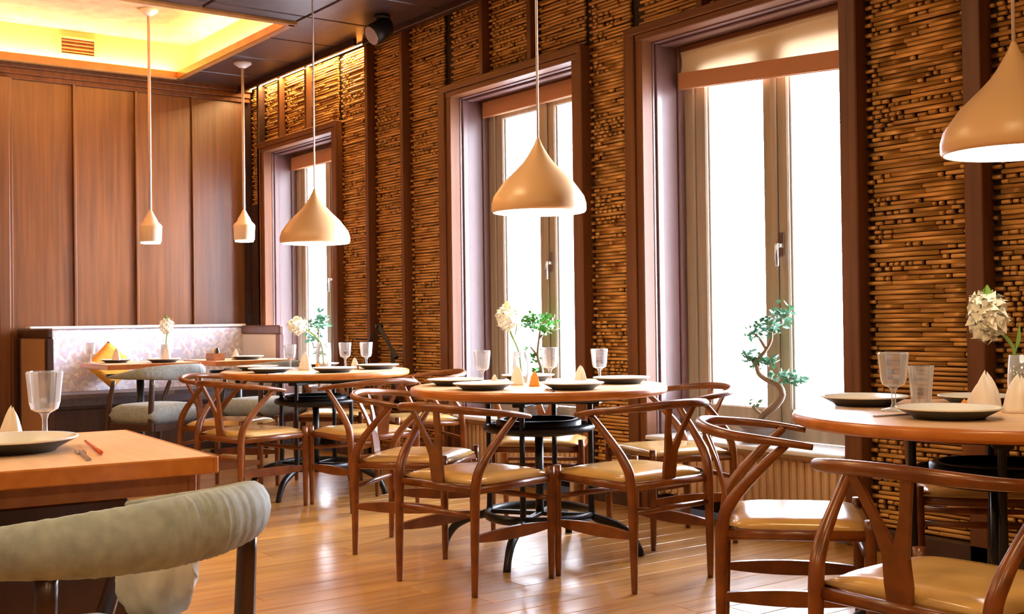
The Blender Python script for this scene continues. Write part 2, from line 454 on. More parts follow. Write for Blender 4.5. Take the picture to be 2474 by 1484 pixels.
# unseen fixtures added to carry the warm fill lamps
lam = None
for i, (x, y) in enumerate(FILL_LAMPS):
    if lam is None:
        lam = thing('fill_lamp', 'unseen square ceiling lamp added as warm fill outside the view', 'ceiling light', (x, y, CH), 0, 'added warm fill lamps over the unseen rest of the room')
        part('housing', MB().box(-.29, .29, -.29, -.262, -.02, .002, .003).box(-.29, .29, .262, .29, -.02, .002, .003).box(-.29, -.262, -.262, .262, -.02, .002, .003).box(.262, .29, -.262, .262, -.02, .002, .003), 'black_metal', lam)
        part('diffuser', MB().box(-.26, .26, -.26, .26, -.012, 0), 'fill_lamp_glow', lam)
    else: dup(lam, lam['label'], (x, y, CH), 0)

# ------------------------------------------------------------------ window wall
WT = 5.02
ww = struct('wall_window', None)
core = MB()
core.box(-10.66, WINS[0][0]-.03, 4.60, WT, 0, 3.7)
for (a0, a1), (b0, b1) in zip(WINS[:-1], WINS[1:]): core.box(a1+.03, b0-.03, 4.60, WT, 0, 3.7)
core.box(WINS[2][1]+.03, 3.2, 4.60, WT, 0, 3.7)
for a, b in WINS: core.box(a-.03, b+.03, 4.60, WT, 2.69, 3.7).box(a-.03, b+.03, 4.72, WT, 0, .394)
part('wall_core', core, 'bamboo_backing', ww)

PITCHZ = .0215
PANELS = [(-8.595, -8.095, 0.1, 3.29), (-8.035, -7.555, .1, 3.29), (-7.505, -7.03, .1, 3.29), (-5.415, -5.04, .1, 3.29),
          (-3.415, -2.88, .1, 3.29), (-2.78, -2.27, .1, 3.29), (-2.19, -1.68, .1, 3.29),
          (-10.40, -10.14, 2.2, 3.29),
          (-10.09, -9.71, 2.76, 3.29), (-9.66, -9.17, 2.76, 3.29), (-9.12, -8.65, 2.76, 3.29),
          (-6.94, -6.515, 2.76, 3.29), (-6.465, -5.975, 2.76, 3.29), (-5.925, -5.45, 2.76, 3.29),
          (-4.96, -4.46, 2.76, 3.29), (-4.41, -3.92, 2.76, 3.29), (-3.87, -3.42, 2.76, 3.29)]
def stickmesh(mb, x0, x1, y, z, r, n=6):
    ph = random.random()*PI; vs = []
    for xx in (x0, x1):
        for k in range(n):
            a = ph+2*PI*k/n; vs.append((xx, y+r*math.cos(a), z+r*math.sin(a)))
    mb.add(vs, [(k, (k+1) % n, n+(k+1) % n, n+k) for k in range(n)], True)
    mb.add(vs[:n], [tuple(range(n))]); mb.add(vs[n:], [tuple(range(n))[::-1]])
# shared meshes for singly built sticks: unit length, scaled along x
unit = []
for q in range(5):
    mb = MB(); stickmesh(mb, 0, 1, 0, 0, .0102, 8); unit.append(mb.mesh('bamboo_stick', 'bamboo'))
nst = 0; restb = MB()
for pi_, (x0, x1, z0, z1) in enumerate(PANELS):
    z = z0+.011; row = 0; nz = 0.0
    own = pi_ in (4, 5, 3)
    while z < z1:
        # stub at the left edge: every other row reaches into the dark gap by the post
        xs = x0+(.004 if row % 2 == 0 else .040)
        cur = xs
        mess = .5+.5*math.sin(z*9+pi_*2.1+1.5*math.sin(z*3.1))      # rows come in tidy and ragged belts
        while cur < x1-.01:
            if random.random() < .22+.6*mess: L = random.uniform(.014, .045); gap = random.uniform(.009, .024)
            else: L = random.uniform(.12, .45); gap = random.uniform(.002, .010)
            e = min(cur+L, x1)
            if x1-e < .03: e = x1
            yy = 4.572+random.uniform(-.007, .007); rr = .0102*random.uniform(.88, 1.04); zz = z+random.uniform(-.0015, .0015)
            vis = own and .85 < z < 2.75 and e-cur > .13
            if vis and nst < 300:
                o = link('bamboo_stick', random.choice(unit), ww, (cur, yy, zz)); o.scale = (e-cur, 1, 1); nst += 1
            else: stickmesh(restb, cur, e, yy, zz, rr)
            cur = e+gap
        z += PITCHZ; row += 1
part('bamboo_sticks', restb, 'bamboo', ww, kind='stuff')
# plain wall further right
part('wall_board', MB().box(-1.6, 3.0, 4.56, 4.60, 0, 3.3), 'panel_wood', ww)

tn = [2]
def trim(mb, mat='trim_wood'):
    tn[0] += 1; return struct('trim_%d' % tn[0], mb, mat)
# full-height posts
for a, b in ((-8.088, -8.042), (-7.548, -7.51), (-2.872, -2.788), (-2.262, -2.20), (-1.675, -1.60)):
    trim(MB().box(a, b, 4.50, 4.60, 0, CH, .004))
for a in (-9.71, -9.17, -6.515, -5.975, -4.46, -3.92):       # short posts over the windows
    trim(MB().box(a+.004, a+.046, 4.51, 4.60, 2.74, CH, .004))
trim(MB().box(-10.14, -10.095, 4.50, 4.60, 0, CH, .004), 'dark_wood')
part('corner_board', MB().box(BX, -10.14, 4.56, 4.60, 0, 2.2), 'dark_wood', ww)
# cornice that hides the light strip over the far window
trim(MB().box(BX, -8.06, 4.40, 4.425, 3.245, 3.30, .003), 'dark_wood')
trim(MB().box(-8.06, 3.0, 4.47, 4.54, 3.255, 3.30, .004), 'dark_wood')
ls = thing('light_strip', 'thin warm light strip tucked above the bamboo over the farthest window', 'light', (-9.23, 4.522, 3.292))
part('diffuser', MB().box(-1.14, 1.14, -.012, .012, -.004, .003), 'led_glow', ls)
part('channel', MB().box(-1.15, 1.15, -.016, -.0125, -.006, .008).box(-1.15, 1.15, .0125, .016, -.006, .008), 'steel', ls)
# baseboard
bb = MB()
for a, b in ((BX, -10.10), (-8.60, -6.99), (-5.40, -5.01), (-3.36, 3.0)): bb.box(a, b, 4.50, 4.56, 0, .10, .004)
struct('baseboard_window', bb, 'dark_wood')

def make_window(i, a, b, blind):
    W = struct('window_%d' % i, None)
    # casing on the room side
    for side in (0, 1):
        mb = MB()
        if side == 0: mb.box(a-(.105 if i == 1 else .14), a-.055, 4.50, 4.60, 0, 2.745, .006).box(a-.055, a, 4.515, 4.60, 0, 2.70, .006)
        else: mb.box(b+.06, b+.11, 4.50, 4.60, 0, 2.745, .006).box(b, b+.06, 4.515, 4.60, 0, 2.70, .006)
        part('casing', mb, 'trim_wood', W)
    part('casing', MB().box(a-.104, b+.109, 4.495, 4.60, 2.70, 2.747, .006).box(a-.05, b+.055, 4.51, 4.60, 2.662, 2.70, .005), 'trim_wood_long', W)
    # deep reveal
    part('reveal', MB().box(a-.03, a, 4.60, 5.0, .0, 2.665, .002).box(a, a+.012, 4.62, 4.665, .42, 2.655, .004).box(a, a+.016, 4.79, 4.84, .42, 2.655, .004), 'reveal_wood', W)
    part('reveal', MB().box(b, b+.03, 4.60, 5.0, .0, 2.665, .002).box(b-.012, b, 4.62, 4.665, .42, 2.655, .004), 'reveal_wood', W)
    part('reveal', MB().box(a-.03, b+.03, 4.60, 5.0, 2.655, 2.69, .002).box(a+.02, b-.02, 4.64, 4.70, 2.64, 2.655, .004), 'reveal_wood', W)
    part('sill', MB().box(a-.0, b+.0, 4.50, 4.84, .395, .42, .006), 'sill_stone', W)
    # fixed frame
    F = MB(); f0, f1 = 4.84, 4.93
    F.box(a, a+.085, f0, f1, .42, 2.68, .006).box(b-.085, b, f0, f1, .42, 2.68, .006).box(a+.085, b-.085, f0, f1, 2.60, 2.68, .006).box(a+.085, b-.085, f0, f1, .42, .50, .006)
    part('frame', F, 'frame_wood', W)
    mid = (a+b)/2
    for s, (p, q) in enumerate(((a+.088, mid-.002), (mid+.002, b-.088))):
        sb = MB(); g0, g1 = 4.848, 4.915; st = .085
        sb.box(p, p+st, g0, g1, .505, 2.595, .008).box(q-st, q, g0, g1, .505, 2.595, .008).box(p+st, q-st, g0, g1, 2.51, 2.595, .008).box(p+st, q-st, g0, g1, .505, .59, .008)
        so = part('sash', sb, 'frame_wood', W)
        part('pane', MB().box(p+st-.005, q-st+.005, 4.886, 4.892, .585, 2.515), 'window_glass', so)
        part('bead', MB().box(p+st, p+st+.012, 4.868, 4.886, .59, 2.51, .003).box(q-st-.012, q-st, 4.868, 4.886, .59, 2.51, .003), 'frame_paint', so)
        if s == 1:
            part('handle', MB().tube([(p+.04, g0, 1.46), (p+.04, g0-.045, 1.46)], .012, n=8).tube(spline([(p+.04, g0-.045, 1.47), (p+.043, g0-.05, 1.42), (p+.04, g0-.045, 1.35)]), .010, n=8).box(p+.022, p+.058, g0-.010, g0+.002, 1.40, 1.53, .004), 'chrome', so, label='chrome handle')
    part('astragal', MB().box(mid-.02, mid+.02, 4.832, 4.848, .505, 2.595, .006), 'frame_wood', W)
    return W
for i, (a, b) in enumerate(WINS): make_window(i+1, a, b, None)

# roman blinds
def blind(loc, wid, zt, zb0, zb1, band, label, sheet):
    """hanging between zt and the (possibly crooked) lower edge zb0 -> zb1"""
    t_ = thing('roman_blind', label, 'blind', loc, 0)
    if sheet:
        n = 12; vs = []; fs = []
        for j, (h) in enumerate((0, .33, .66, 1)):
            for i in range(n+1):
                u = i/n; zb = zb0+(zb1-zb0)*u+band
                vs.append((u*wid, .012*math.sin(PI*h)+.003*math.sin(u*17), zt+(zb-zt)*h))
        for j in range(3):
            for i in range(n): fs.append((j*(n+1)+i, j*(n+1)+i+1, (j+1)*(n+1)+i+1, (j+1)*(n+1)+i))
        mb = MB(); mb.add(vs, fs, True)
        part('fabric', mb, 'blind_fabric', t_)
        part('headrail', MB().box(0, wid, -.012, .02, zt, zt+.03, .004), 'trim_wood_long', t_)
    else:
        part('headrail', MB().box(0, wid, -.012, .02, zt-.004, zt+.03, .004), 'trim_wood_long', t_)
    B = MB()
    for q in range(2):
        y0 = -.012-.009*q; d = .004*q
        vs = [(0, y0, zb0+d), (wid, y0, zb1+d), (wid, y0+.008, zb1+d), (0, y0+.008, zb0+d),
              (0, y0+.002, zb0+band), (wid, y0+.002, zb1+band), (wid, y0+.008, zb1+band), (0, y0+.008, zb0+band)]
        B.add(vs, [(0, 1, 5, 4), (1, 2, 6, 5), (2, 3, 7, 6), (3, 0, 4, 7), (0, 3, 2, 1), (4, 5, 6, 7)])
    part('folded_band', B, 'blind_band', t_, label='brown folded band at the lower edge')
    return t_
blind((-4.87, 4.80, 0), 1.315, 2.622, 2.404, 2.305, .097, 'cream roman blind half let down on the largest, nearest window', True)
blind((-6.86, 4.80, 0), 1.305, 2.64, 2.53, 2.53, .112, 'brown roman blind rolled up at top of the middle window', False)
blind((-10.005, 4.80, 0), 1.29, 2.63, 2.50, 2.50, .12, 'brown roman blind rolled up at top of the farthest window', False)

# radiators below the sills
def radiator(i, a, b, label):
    r = thing('radiator', label, 'radiator', ((a+b)/2, 4.60, .06), 0, 'beige radiators under the windows')
    hw = (b-a)/2-.03
    part('panel', MB().box(-hw, hw, -.012, .03, .03, .31, .004), 'radiator_paint', r)
    rb = MB(); n = 26
    for k in range(n):
        x = -hw+.03+(2*hw-.06)*k/(n-1); rb.box(x-.014, x+.014, -.026, -.012, .04, .30, .006)
    part('ribs', rb, 'radiator_paint', r)
    part('top_grille', MB().box(-hw-.005, hw+.005, -.03, .05, .31, .325, .004), 'radiator_paint', r)
    for s in (-1, 1):
        part('side_cover', MB().box(s*hw-.006, s*hw+.006, -.028, .05, .02, .315, .003), 'radiator_paint', r)
        part('foot', MB().box(s*(hw-.12)-.02, s*(hw-.12)+.02, -.0, .04, -.06, .03, .003), 'radiator_paint', r)
for i, (a, b) in enumerate(WINS):
    radiator(i, a, b, ['beige ribbed radiator below the farthest window by the banquette', 'beige ribbed radiator below the middle window', 'beige ribbed radiator below the largest, nearest window'][i])

# ------------------------------------------------------------------ black ceiling spot
sp = thing('ceiling_spot', 'black spotlight hanging from the dark ceiling beside the bamboo wall', 'spotlight', (-7.34, 4.24, CH))
part('base', MB().lathe([(.06, 0), (.06, -.025), (.05, -.03)], 20), 'black_metal', sp)
part('arm', MB().tube([(0, 0, -.02), (0, 0, -.07)], .014, n=8), 'black_metal', sp)
part('head', MB().tube([(0, .06, -.07), (0, .04, -.075), (0, -.03, -.12), (0, -.09, -.16)], [.05, .068, .075, .078], n=16), 'black_metal', sp)
part('lens', MB().tube([(0, -.088, -.159), (0, -.093, -.162)], [.07, .07], n=16), 'steel', sp)

# ------------------------------------------------------------------ pendant lamps
def pendant(x, y, zb, label):
    p = thing('pendant_lamp', label, 'pendant lamp', (x, y, zb), 0, 'large bell-shaped pendant lamps over the round tables')
    prof = [(.218, 0), (.224, .012), (.224, .04), (.214, .075), (.193, .105), (.163, .146), (.128, .18), (.10, .207), (.072, .237), (.052, .265), (.034, .295), (.02, .32), (.011, .342), (.007, .352)]
    inner = [(max(r-.006, .004), z+.001) for r, z in prof]
    mb = MB(); n = 48
    vs = []; fs = []
    full = prof+inner[::-1]
    for r, z in full:
        for k in range(n):
            a = 2*PI*k/n; vs.append((r*math.cos(a), r*math.sin(a), z))
    for i in range(len(full)):
        j = (i+1) % len(full)
        for k in range(n): fs.append((i*n+k, i*n+(k+1) % n, j*n+(k+1) % n, j*n+k))
    mb.add(vs, fs, True)
    part('shade', mb, 'shade_paint', p)
    part('diffuser', MB().lathe([(.212, .0), (.212, .006)], 40, smooth=False), 'lamp_glow', p)
    part('cord', MB().tube([(0, 0, .345), (0, 0, CH-zb-.02)], .006, n=8), 'cord', p)
    part('canopy', MB().lathe([(.055, CH-zb-.0), (.055, CH-zb-.018), (.03, CH-zb-.03), (.008, CH-zb-.034)], 24), 'canopy_paint', p)
    return p
pendant(-6.795, 3.41, 1.588, 'bell-shaped beige pendant lamp hanging before the farthest window, third from the camera')
pendant(-4.356, 3.352, 1.586, 'bell-shaped beige pendant lamp hanging before the middle window over a round table')
pendant(-2.02, 3.45, 1.588, 'largest-looking bell-shaped pendant lamp, cut off by the edge of the photo')
def small_pendant(x, y, zb, ztop, label):
    p = thing('small_pendant_lamp', label, 'pendant lamp', (x, y, zb), 0, 'small bottle-shaped pendant lamps over the banquette')
    part('shade', MB().lathe([(.078, .012), (.086, .02), (.088, .10), (.092, .135), (.086, .15), (.06, .175), (.05, .20), (.03, .235), (.012, .27), (.006, .285)], 28), 'small_shade_paint', p)
    part('diffuser', MB().lathe([(.074, .0), (.078, .004), (.078, .014)], 24), 'lamp_glow', p)
    part('cord', MB().tube([(0, 0, .28), (0, 0, ztop-zb-.02)], .013, n=8), 'cord', p)
    part('canopy', MB().lathe([(.075, ztop-zb), (.075, ztop-zb-.02), (.03, ztop-zb-.05), (.013, ztop-zb-.055)], 24), 'canopy_paint', p)
small_pendant(-9.345, 3.22, 1.735, 3.64, 'small cream bottle-shaped pendant lamp hung from the glowing ceiling recess')
small_pendant(-9.31, 4.01, 1.77, CH, 'small cream bottle-shaped pendant lamp hung from the dark ceiling near the corner')

# ------------------------------------------------------------------ round tables
def round_table(x, y, r, rot, label):
    t_ = thing('round_table', label, 'table', (x, y, 0), rot, 'round wooden tables by the window wall')
    part('edge_band', MB().lathe([(r-.05, .735), (r-.02, .735), (r-.006, .740), (r, .748), (r, .765), (r-.004, .772), (r-.010, .7748), (r-.016, .7748), (r-.05, .760)], 72), 'table_wood', t_, label='orange-brown wooden edge')
    part('tabletop', MB().lathe([(0.0, .737), (r-.05, .737), (r-.05, .760), (r-.016, .7748), (r-.017, .775), (0, .775)], 72), 'table_top', t_)
    part('underframe', MB().lathe([(r*.70, .715), (r*.74, .735)], 40).box(-.30, .30, -.03, .03, .69, .72, .004).box(-.03, .03, -.30, .30, .69, .72, .004), 'iron', t_)
    rr = .25
    ring = MB(); n = 32
    ring.tube([(rr*math.cos(2*PI*k/n), rr*math.sin(2*PI*k/n), .58) for k in range(n+1)], .014, .018, n=8, cap=False)
    ring.lathe([(0, .55), (.19, .55), (.20, .556), (.20, .612), (.19, .618), (.17, .618), (.165, .60), (0, .60)], 32)
    ring.box(-rr, rr, -.02, .02, .565, .59, .003).box(-.02, .02, -rr, rr, .565, .59, .003)
    part('upper_ring', ring, 'iron', t_)
    for k in range(4):
        a = k*PI/2; c, s = math.cos(a), math.sin(a)
        mb = MB()
        P = [(rr*c, rr*s, .735), (rr*c, rr*s, .45), (rr*c, rr*s, .20), (.27*c, .27*s, .165), (.34*c, .34*s, .145), (.42*c, .42*s, .105), (.465*c, .465*s, .045), (.48*c, .48*s, 0)]
        pts = spline(P, 4); mb.tube(pts, lerp_list([.013, .013, .015, .02, .021, .02, .017, .018], len(pts)), n=8)
        part('leg', mb, 'iron', t_)
    lr = MB(); lr.tube([(rr*math.cos(2*PI*k/n), rr*math.sin(2*PI*k/n), .175) for k in range(n+1)], .014, .022, n=8, cap=False)
    lr.box(-rr, rr, -.014, .014, .165, .185, .003).box(-.014, .014, -rr, rr, .165, .185, .003)
    part('lower_ring', lr, 'iron', t_)
    part('column', MB().lathe([(.02, .17), (.02, .30), (.028, .33), (.02, .36), (.02, .56)], 14), 'iron', t_)
    return t_
T1 = (-6.79, 3.40); T2 = (-4.35, 3.33); T3 = (-2.06, 3.38)
ROT = math.radians(35)
round_table(*T2, .60, ROT, 'round wooden table before the middle window, on a black iron base')
round_table(*T1, .60, ROT, 'round wooden table before the farthest window, third from the camera')
round_table(*T3, .62, ROT, 'round wooden table before the right bamboo panel, cut by the photo edge')

# ------------------------------------------------------------------ wishbone chairs
def make_wishbone(label, loc, rz):
    c = thing('wishbone_chair', label, 'chair', loc, rz, 'wishbone chairs round the tables')
    for s in (-1, 1):
        P = [(s*.2225, -.225, 0), (s*.2235, -.222, .22), (s*.226, -.216, .43), (s*.236, -.185, .52), (s*.25, -.10, .62), (s*.262, -.02, .698)]
        pts = spline(P, 6)
        part('leg', MB().tube(pts, lerp_list([.0125, .0175, .0205, .0195, .0155, .0125], len(pts)), n=10, upv=(1, 0, 0)), 'chair_wood', c)
        pts = spline([(s*.228, .222, 0), (s*.230, .222, .25), (s*.230, .220, .468)], 4)
        part('leg', MB().tube(pts, lerp_list([.0125, .018, .0165], len(pts)), n=10, upv=(1, 0, 0)), 'chair_wood', c)
        # tall side stretcher
        mb = MB(); q = 9; vs = []
        for i in range(q):
            u = -1+2*i/(q-1); h = .012+.013*(1-u*u)
            for dx, dz in ((-.009, -h), (.009, -h), (.009, h), (-.009, h)): vs.append((s*.226+dx, u*.215, .225+dz))
        fs = []
        for i in range(q-1):
            for k in range(4): fs.append((i*4+k, i*4+(k+1) % 4, (i+1)*4+(k+1) % 4, (i+1)*4+k))
        mb.add(vs, fs); part('stretcher', mb, 'chair_wood', c)
        part('seat_rail', MB().tube([(s*.226, -.215, .415), (s*.228, .215, .42)], .013, .017, n=8), 'chair_wood', c)
    for yy, z in ((-.222, .315), (.222, .335)):
        part('stretcher', MB().tube([(-.222, yy, z), (0, yy, z), (.222, yy, z)], [.010, .013, .010], n=8), 'chair_wood', c)
    for yy in (-.212, .215):
        part('seat_rail', MB().tube([(-.222, yy, .415), (.222, yy, .415)], .013, .017, n=8), 'chair_wood', c)
    part('seat', MB().cushion(-.232, .232, -.20, .232, .412, .462, n=12, dome=.004), 'seat_leather', c, label='tan leather seat pad')
    # bent top rail
    P = [(.268, .055, .690), (.276, -.02, .702), (.272, -.10, .712), (.238, -.19, .722), (.165, -.252, .731), (.08, -.282, .737), (0, -.29, .739)]
    P = P+[(-x, y, z) for x, y, z in P[-2::-1]]
    pts = spline(P, 5)
    part('back_rail', MB().tube(pts, lerp_list([.012, .015, .0165, .0165, .016, .016, .016, .016, .016, .0165, .0165, .015, .012], len(pts)),
         lerp_list([.010, .012, .014, .015, .017, .018, .018, .018, .017, .015, .014, .012, .010], len(pts)), n=10), 'chair_wood', c)
    # Y-shaped splat, leaning back from the seat rail to the top rail
    out = [(-.030, .405), (.030, .405), (.036, .47), (.034, .535), (.052, .62), (.088, .735), (.060, .735), (.030, .635), (0, .565), (-.030, .635), (-.060, .735), (-.088, .735), (-.052, .62), (-.034, .535), (-.036, .47)]
    mb = MB(); n = len(out); vs = []
    for d in (-.006, .006):
        for x, z in out:
            t = (z-.405)/.33; y = -.205-.078*t+.018*math.sin(PI*t)
            vs.append((x, y+d, z))
    tri = [(0, 1, 2, 14), (14, 2, 3, 13), (13, 3, 8), (3, 4, 7, 8), (4, 5, 6, 7), (13, 8, 9, 12), (12, 9, 10, 11)]
    fs = list(tri)+[tuple(i+n for i in f[::-1]) for f in tri]+[(i, (i+1) % n, (i+1) % n+n, i+n) for i in range(n)]
    mb.add(vs, fs); part('splat', mb, 'chair_wood', c)
    return c
def ang(fx, fy): return math.atan2(fy, fx)-PI/2
CH2 = [('B', (-4.785, 2.925), ang(.795, .607)), ('C', (-4.04, 2.75), ang(-.18, .98)), ('D', (-3.665, 3.30), ang(-1, -.05)),
       ('E', (-4.17, 4.0), ang(-.25, -.97)), ('E2', (-4.92, 3.78), ang(.72, -.69))]
LAB = {
 (2, 'B'): 'wishbone chair in profile facing right, at the middle round table',
 (2, 'C'): 'wishbone chair with back towards the camera before the middle round table',
 (2, 'D'): 'wishbone chair facing left at the right side of the middle round table',
 (2, 'E'): 'wishbone chair against the bamboo between middle and nearest windows, behind the middle round table',
 (2, 'E2'): 'wishbone chair seen through the iron base of the middle round table, by the radiator',
 (1, 'B'): 'wishbone chair mostly hidden at the left side of the farthest round table',
 (1, 'C'): 'wishbone chair with back to the camera at the farthest round table, left of the pair',
 (1, 'D'): 'wishbone chair facing left at the farthest round table, right of the pair',
 (1, 'E'): 'wishbone chair whose rail shows against bamboo behind the farthest round table',
 (1, 'E2'): 'wishbone chair below the farthest window, behind the farthest round table'}
proto = make_wishbone(LAB[2, 'C'], (*CH2[1][1], 0), CH2[1][2])
for k, T in ((2, T2), (1, T1)):
    for n_, p, a in CH2:
        if k == 2 and n_ == 'C': continue
        dup(proto, LAB[k, n_], (p[0]-T2[0]+T[0], p[1]-T2[1]+T[1], 0), a)
# nearest table's chairs
dup(proto, 'wishbone chair in profile facing right at the nearest round table, below the bonsai window', (-2.515, 2.951, 0), -.84)
dup(proto, 'nearest wishbone chair, large, back towards the camera at the bottom right', (-1.63, 2.475, 0), .026)
dup(proto, 'wishbone chair behind the iron base of the nearest round table, by the bamboo wall', (T3[0]-.42, T3[1]+.58, 0), ang(.62, -.78))

# ------------------------------------------------------------------ square tables
def square_table(x0, x1, y0, y1, label, rz=0, plinth=False):
    cx_, cy_ = (x0+x1)/2, (y0+y1)/2
    t_ = thing('square_table', label, 'table', (cx_, cy_, 0), rz)
    hx, hy = (x1-x0)/2, (y1-y0)/2
    part('tabletop', MB().box(-hx+.012, hx-.012, -hy+.012, hy-.012, .737, .775), 'table_top', t_)
    e_ = .012
    part('edge_band', MB().box(-hx, hx, -hy, -hy+e_, .735, .775, .003).box(-hx, hx, hy-e_, hy, .735, .775, .003).box(-hx, -hx+e_, -hy+e_, hy-e_, .735, .775, .003).box(hx-e_, hx, -hy+e_, hy-e_, .735, .775, .003), 'table_wood', t_, label='orange-brown wooden edge')
    if plinth: part('apron', MB().box(-hx+.04, hx-.04, -hy+.04, -hy+.06, .69, .737, .003).box(-hx+.04, hx-.04, hy-.06, hy-.04, .69, .737, .003).box(-hx+.04, -hx+.06, -hy+.06, hy-.06, .69, .737, .003).box(hx-.06, hx-.04, -hy+.06, hy-.06, .69, .737, .003), 'table_under', t_)
    if plinth:
        part('plinth', MB().box(-.23, .24, -hy+.16, hy-.16, .0, .67, .006), 'dark_wood', t_)
    else:
        part('column', MB().lathe([(.06, .02), (.035, .06), (.03, .36), (.03, .69)], 20), 'iron', t_)
        part('base', MB().lathe([(.24, 0), (.24, .012), (.10, .03), (.05, .05)], 32), 'iron', t_)
    part('bracket', MB().box(-hx+.10, hx-.10, -.025, .025, .665, .69, .003).box(-.025, .025, -hy+.10, hy-.10, .665, .69, .003), 'iron', t_)
    return t_
square_table(-3.50, -2.655, -.35, 1.085, 'long wooden table with thick orange edge at bottom left, nearest the camera', math.radians(-4), True)
square_table(-9.72, -9.0, 2.76, 3.50, 'small wooden table before the left half of the patterned banquette')
square_table(-9.74, -9.02, 3.63, 4.32, 'small wooden table before the corner end of the patterned banquette')

# ------------------------------------------------------------------ padded armchairs
def make_armchair(label, loc, rz, group='padded armchairs with grey rails'):
    c = thing('armchair', label, 'armchair', loc, rz, group)
    P = [(.285, .17, .705), (.30, .08, .712), (.302, -.05, .722), (.27, -.17, .734), (.18, -.255, .738), (.07, -.285, .738), (0, -.288, .738)]
    P = P+[(-x, y, z) for x, y, z in P[-2::-1]]
    pts = spline(P, 5)
    hv = lerp_list([.008, .018, .030, .043, .053, .058, .059, .058, .053, .043, .030, .018, .008], len(pts))
    wv = lerp_list([.010, .020, .028, .034, .037, .038, .038, .038, .037, .034, .028, .020, .010], len(pts))
    # gathers in the cloth
    L = len(pts); tb = MB(); n = 14; vs = []; side0 = None
    pts2 = []
    for i in range(L-1):
        for j in range(3): pts2.append((pts[i].lerp(pts[i+1], j/3), hv[i]+(hv[i+1]-hv[i])*j/3, wv[i]+(wv[i+1]-wv[i])*j/3))
    pts2.append((pts[-1], hv[-1], wv[-1]))
    rnd = random.Random(3); M_ = len(pts2)
    wob = [1+.035*math.sin(i*1.9)*math.sin(i*.37+1)+rnd.uniform(-.012, .012) for i in range(M_)]
    tb.tube([p for p, h, w_ in pts2], [w_*k for (p, h, w_), k in zip(pts2, wob)], [h*(1+(k-1)*.4) for (p, h, w_), k in zip(pts2, wob)], n=n)
    part('padded_rail', tb, 'grey_fabric', c)
    for s in (-1, 1):
        part('leg', MB().tube(spline([(s*.225, -.165, 0), (s*.230, -.190, .40), (s*.230, -.208, .70)], 4), lerp_list([.015, .021, .018], 9), n=10, upv=(1, 0, 0)), 'dark_wood', c)
        part('leg', MB().tube(spline([(s*.245, .24, 0), (s*.25, .225, .40), (s*.275, .13, .68)], 4), lerp_list([.014, .021, .014], 9), n=10, upv=(1, 0, 0)), 'dark_wood', c)
        part('seat_rail', MB().box(s*.24-.012, s*.24+.012, -.225, .225, .325, .375, .004), 'dark_wood', c)
    part('seat_rail', MB().box(-.23, .23, -.235, -.21, .325, .375, .004), 'dark_wood', c)
    part('seat_rail', MB().box(-.23, .23, .21, .235, .325, .375, .004), 'dark_wood', c)
    part('seat', MB().cushion(-.262, .262, -.25, .262, .365, .50, n=14, dome=.012), 'grey_fabric', c)
    return c
def facing(deg): return math.radians(deg)-PI/2
ac = make_armchair('large padded armchair with grey rail at the bottom left, nearest the camera', (-2.185, .606, 0), facing(205))
dup(ac, 'grey padded armchair before the left banquette table, seen from behind', (-8.42, 2.93, 0), facing(204))
dup(ac, 'grey padded armchair half hidden behind the farthest round table, near the corner', (-8.42, 3.78, 0), facing(200))
# crumpled cream cushion resting on the near armchair's seat
rnd = random.Random(11); mb = MB(); nu, nv = 30, 16; vs = []; fs = []
for j in range(nv+1):
    th = PI*j/nv
    for i in range(nu):
        ph = 2*PI*i/nu
        k = 1+.10*math.sin(5*ph+2*math.cos(th*3))*math.sin(th)+.05*math.sin(11*ph+th*4)
        sq = lambda v_, e_: math.copysign(abs(v_)**e_, v_)
        vs.append((.062*k*sq(math.sin(th)*math.cos(ph), .8), .075*k*sq(math.sin(th)*math.sin(ph), .75), .11*k*sq(math.cos(th), .8)))
for j in range(nv):
    for i in range(nu): fs.append((j*nu+i, j*nu+(i+1) % nu, (j+1)*nu+(i+1) % nu, (j+1)*nu+i))
mb.add(vs, fs, True)
solid('cushion', mb, 'cream_fabric', 'crumpled cream cushion on the seat of the nearest armchair, under its rail', 'cushion', (-2.295, .795, .612), facing(205))

# ------------------------------------------------------------------ banquette
bq = thing('banquette', 'long banquette with pale patterned back along the wood-panelled wall', 'bench', (BX+.032, 0, 0))
part('backrest', MB().box(.005, .13, 2.50, 4.42, .42, 1.05, .02), 'pattern_fabric', bq)
part('back_cap', MB().box(.005, .14, 2.50, 4.42, 1.05, 1.075, .006), 'white_fabric', bq)
part('seat', MB().box(.13, .70, 2.50, 4.40, .40, .52, .03), 'bench_fabric', bq)
part('base', MB().box(.02, .66, 2.50, 4.40, 0, .40, .005), 'dark_wood', bq)
for nm, y, side in (('a', 2.455, -1), ('b', 4.40, -1)):
    out = MB()
    out.box(.005, .95, y-.025, y+.025, .0, .12, .006).box(.005, .95, y-.025, y+.025, .98, 1.06, .012).box(.005, .10, y-.025, y+.025, .12, .98, .006).box(.87, .95, y-.025, y+.025, .12, .98, .006)
    w_ = part('wing', out, 'dark_wood' if nm == 'a' else 'reveal_wood', bq)
    part('upholstery', MB().box(.10, .87, y-.018, y+.018, .12, .98, .008), 'tan_fabric' if nm == 'a' else 'white_fabric', w_)
